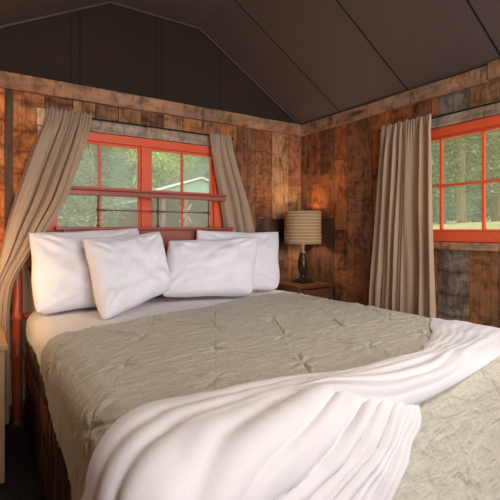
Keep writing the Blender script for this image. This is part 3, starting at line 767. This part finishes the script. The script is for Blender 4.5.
# glow of the matching lamp that stands on the left nightstand, just outside the view
l2 = light('left_lamp_light', 'POINT', (-.14, 2.46, 1.04), 9.5, (1,.66,.34), size=.07)

# ------------------------------------------------------------------ outdoors
def terr(x, y):
    dx = max(0, x-3.2, -1-x); dy = max(0, y-3.6, -3-y); d = hypot(dx, dy)
    back = dy > dx
    z = -.35 + min(d, 7)*(.215 if back else .25)
    if d > 7: z += (d-7)*(.0 if back else .02)
    if d > 24: z += (d-24)*.62
    return z + .12*noise.noise(Vector((x*.25, y*.25, 0)))*min(1, d/5)
bm = bmesh.new()
def tg(s, t):
    x = lerp(-35, 75, s); y = lerp(-30, 80, t); return Vector((x, y, terr(x, y)-.02))
grid(bm, tg, 110, 110)
def tmat(o):
    for p_ in o.data.polygons: p_.material_index = 1 if p_.center.z > 2.0 else 0
ground = link('ground', bm, [M['meadow'], M['hill']], smooth=True); tmat(ground); tag(ground, kind='structure')

def conifer(name, H, R, mat, seed, n=5200, trunk=.16, bare=.18):
    r = random.Random(seed); root = empty(name)
    bm = bmesh.new(); tube(bm, [(0,0,-.3), (.03,.02,H*.3), (0,.03,H*.7), (0,0,H)], [trunk*.6, trunk*.5, trunk*.3, .02], 9); link('trunk', bm, M['bark'], root, smooth=True)
    bm = bmesh.new()
    for k in range(n):
        t = r.random()**1.25; z = H*(bare+(1-bare)*t); tier = int(z*2.2)
        ang = r.uniform(0, 2*pi); ang = round(ang*5/(2*pi)+tier*.37)*2*pi/5 + r.gauss(0, .30) + tier
        rad = R*(1-t)**.8*(.06+.94*r.random()**.7)*(.75+.25*sin(tier*2.3+ang))+.05
        c = Vector((rad*cos(ang), rad*sin(ang), z-rad*.28+r.gauss(0, .05)))
        L_ = r.uniform(.07, .20); d = Vector((cos(ang), sin(ang), -.35)).normalized(); d = (d+Vector((r.gauss(0,.5), r.gauss(0,.5), r.gauss(0,.3)))).normalized()
        s_ = d.cross(Vector((r.gauss(0,1), r.gauss(0,1), r.gauss(0,1)))).normalized()*L_*.35
        bm.faces.new([bm.verts.new(c-s_), bm.verts.new(c+d*L_*.5-s_*.3), bm.verts.new(c+d*L_), bm.verts.new(c+s_)])
    link('foliage', bm, mat, root); return root
def broadleaf(name, H, R, mat, seed, n=6500):
    r = random.Random(seed); root = empty(name)
    bm = bmesh.new(); tube(bm, [(0,0,-.3), (.05,0,H*.35), (0,.05,H*.8)], [.13, .10, .03], 9); link('trunk', bm, M['bark'], root, smooth=True)
    blobs = [(Vector((r.gauss(0,R*.5), r.gauss(0,R*.5), H*r.uniform(.25,1.0))), R*r.uniform(.2,.6)) for _ in range(22)]
    bm = bmesh.new()
    for k in range(n):
        c0, rr_ = r.choice(blobs); d = Vector((r.gauss(0,1), r.gauss(0,1), r.gauss(0,1))).normalized(); c = c0+d*rr_*r.random()**.3
        a = Vector((r.gauss(0,1), r.gauss(0,1), r.gauss(0,1))).normalized()*.05; b = a.cross(d).normalized()*.04
        bm.faces.new([bm.verts.new(c-a), bm.verts.new(c-b), bm.verts.new(c+a), bm.verts.new(c+b)])
    link('foliage', bm, mat, root); return root
def copy_tree(o):
    c = o.copy(); C.objects.link(c)
    for ch in list(o.children):
        k = ch.copy(); C.objects.link(k); k.parent = c
    return c
protos = [conifer('pine_tree', 9, 2.3, M['pine'], 1, bare=.02), conifer('pine_tree', 7, 1.8, M['pine2'], 2, bare=.02), conifer('pine_tree', 11, 1.7, M['pine'], 3, bare=.12, trunk=.24), broadleaf('leafy_tree', 4.2, 1.25, M['leaf'], 4)]
used = set()
def plant(k, x, y, s, label, group):
    o = protos[k] if k not in used else copy_tree(protos[k]); used.add(k)
    o.location = (x, y, terr(x, y)-.05); o.scale = (s, s, s*random.uniform(.9, 1.1)); o.rotation_euler = (0,0,random.uniform(0, 6.28))
    tag(o, label, 'tree', group); return o
R_ = random.Random(21)
GL = ('green conifer standing outside beyond the window behind the bed', 'conifers beyond the bed window')
GR = ('green conifer standing outside beyond the window on the side wall', 'conifers beyond the side window')
plant(3, 7.75, 19.8, 1.15, 'yellow-green leafy tree outside beside the green-roofed shed', None)
SPOT = [(7.75,19.8), (10.2,5.82), (10.6,6.62), (13,6.35), (11.5,4.6)]
def free(x, y, d=4.3):
    if any(hypot(x-a, y-b) < d for a, b in SPOT): return False
    SPOT.append((x, y)); return True
for k in range(260):              # behind the pavilion: rays through window 1 have x/y from .12 to .56
    y = R_.uniform(19.5, 34); x = y*R_.uniform(.06, .64)
    if free(x, y): plant(R_.choice((0,1,0,1,2)), x, y, R_.uniform(.8, 1.1), *GL)
for x, y in ((1.6,11.5), (2.9,13.0), (1.0,14.5)): plant(R_.choice((0,1)), x, y, R_.uniform(.55, .75), *GL)
for k in range(200):
    x = R_.uniform(16, 30); y = x*R_.uniform(.30, .86)
    if free(x, y): plant(R_.choice((0,1,2)), x, y, R_.uniform(.8, 1.1), *GR)
plant(2, 10.2, 5.82, .8, 'pale-trunked pine standing nearest to the side window', None)
plant(2, 10.6, 6.62, .85, 'slim pine trunk outside close to the side curtain', None)
plant(2, 13, 6.35, .8, *GR); plant(2, 11.5, 4.6, .7, *GR)
for x, y in ((13,9.0), (14.5,7.2), (15.5,5.5)): plant(1, x, y, .65, *GR)

# pavilion with green roof
pv = empty('pavilion', (6.9, 15.6, 1.2)); tag(pv, 'open brown shed with a green gabled roof outside the bed window', 'shed')
inv = Matrix.Translation((-6.9, -15.6, -1.2))
def pp(n, bm, m_, par=pv, **k):
    o = link(n, bm, m_, par, **k); o.matrix_parent_inverse = inv if par is pv else Matrix.Identity(4); return o
bm = bmesh.new()
ex0, ex1, ez, rx, rz, y0, y1 = 5.55, 9.1, 2.62, 7.4, 3.2, 14.7, 18
for zz in (0, .06):
    pass
V = []
for y in (y0, y1):
    V.append([bm.verts.new(p) for p in ((ex0, y, ez), (rx, y, rz), (ex1, y, ez), (ex1, y, ez+.07), (rx, y, rz+.08), (ex0, y, ez+.07))])
for k in range(6): bm.faces.new((V[0][k], V[0][(k+1)%6], V[1][(k+1)%6], V[1][k]))
bm.faces.new(V[0]); bm.faces.new(V[1][::-1]); rf = pp('roof', bm, M['green_roof'])
bm = bmesh.new(); vs = [bm.verts.new(p) for p in ((ex0+.15, y0+.05, ez+.0), (rx, y0+.05, rz-.03), (ex1-.15, y0+.05, ez))]; vs2 = [bm.verts.new(v_.co+Vector((0,.1,0))) for v_ in vs]
bm.faces.new(vs); bm.faces.new(vs2[::-1])
for k in range(3): bm.faces.new((vs[k], vs[(k+1)%3], vs2[(k+1)%3], vs2[k]))
pp('gable', bm, M['green_roof'])
for (xa, za, xb, zb) in ((ex0-.03, ez+.03, rx, rz+.05), (rx, rz+.05, ex1+.03, ez+.03)):
    bm = bmesh.new(); tube(bm, [(xa, y0-.02, za), (xb, y0-.02, zb)], .045, 6); pp('fascia', bm, M['white_trim'])
bm = bmesh.new(); box(bm, ex0+.1, ex1-.1, y0+1.9, y0+2.0, .9, ez); pp('back_wall', bm, M['shed_brown'])
bm = bmesh.new(); box(bm, ex0+.05, ex1-.05, y0+.05, y0+.2, ez-.22, ez); pp('beam', bm, M['shed_brown'])
for x in (ex0+.3, 6.75, 7.9, ex1-.3):
    bm = bmesh.new(); box(bm, x-.06, x+.06, y0+.06, y0+.18, .8, ez-.2); pp('post', bm, M['eave'])
bm = bmesh.new(); tube(bm, [(6.5, y0+.1, 1.5), (7.0, y0+.1, 2.2)], .04, 6); tube(bm, [(7.0, y0+.1, 1.5), (6.5, y0+.1, 2.1)], .04, 6); pp('brace', bm, M['bark'])
sp = empty('low_shed', (4.5, 15, 1.2)); tag(sp, 'small low green-roofed shelter left of the bigger shed outside', 'shed')
inv2 = Matrix.Translation((-4.5, -15, -1.2))
bm = bmesh.new(); fs = box(bm, 3.9, 5.5, 14.6, 16.4, 2.02, 2.10)
for v_ in bm.verts: v_.co.z += (v_.co.x-3.9)*.22
o = link('roof', bm, M['green_roof'], sp); o.matrix_parent_inverse = inv2
for x in (4.1, 5.3):
    bm = bmesh.new(); box(bm, x-.05, x+.05, 14.7, 14.8, .8, 2.05+(x-3.9)*.22); o = link('post', bm, M['eave'], sp); o.matrix_parent_inverse = inv2
bm = bmesh.new(); box(bm, 4.0, 5.4, 16.1, 16.2, .8, 2.05); o = link('back_wall', bm, M['shed_brown'], sp); o.matrix_parent_inverse = inv2
# roof overhang of this cabin above the side window
bm = bmesh.new(); box(bm, XR+.12, XR+.78, -1, 3.4, 1.96, 2.0); tag(link('eave_right', bm, M['eave']), kind='structure')
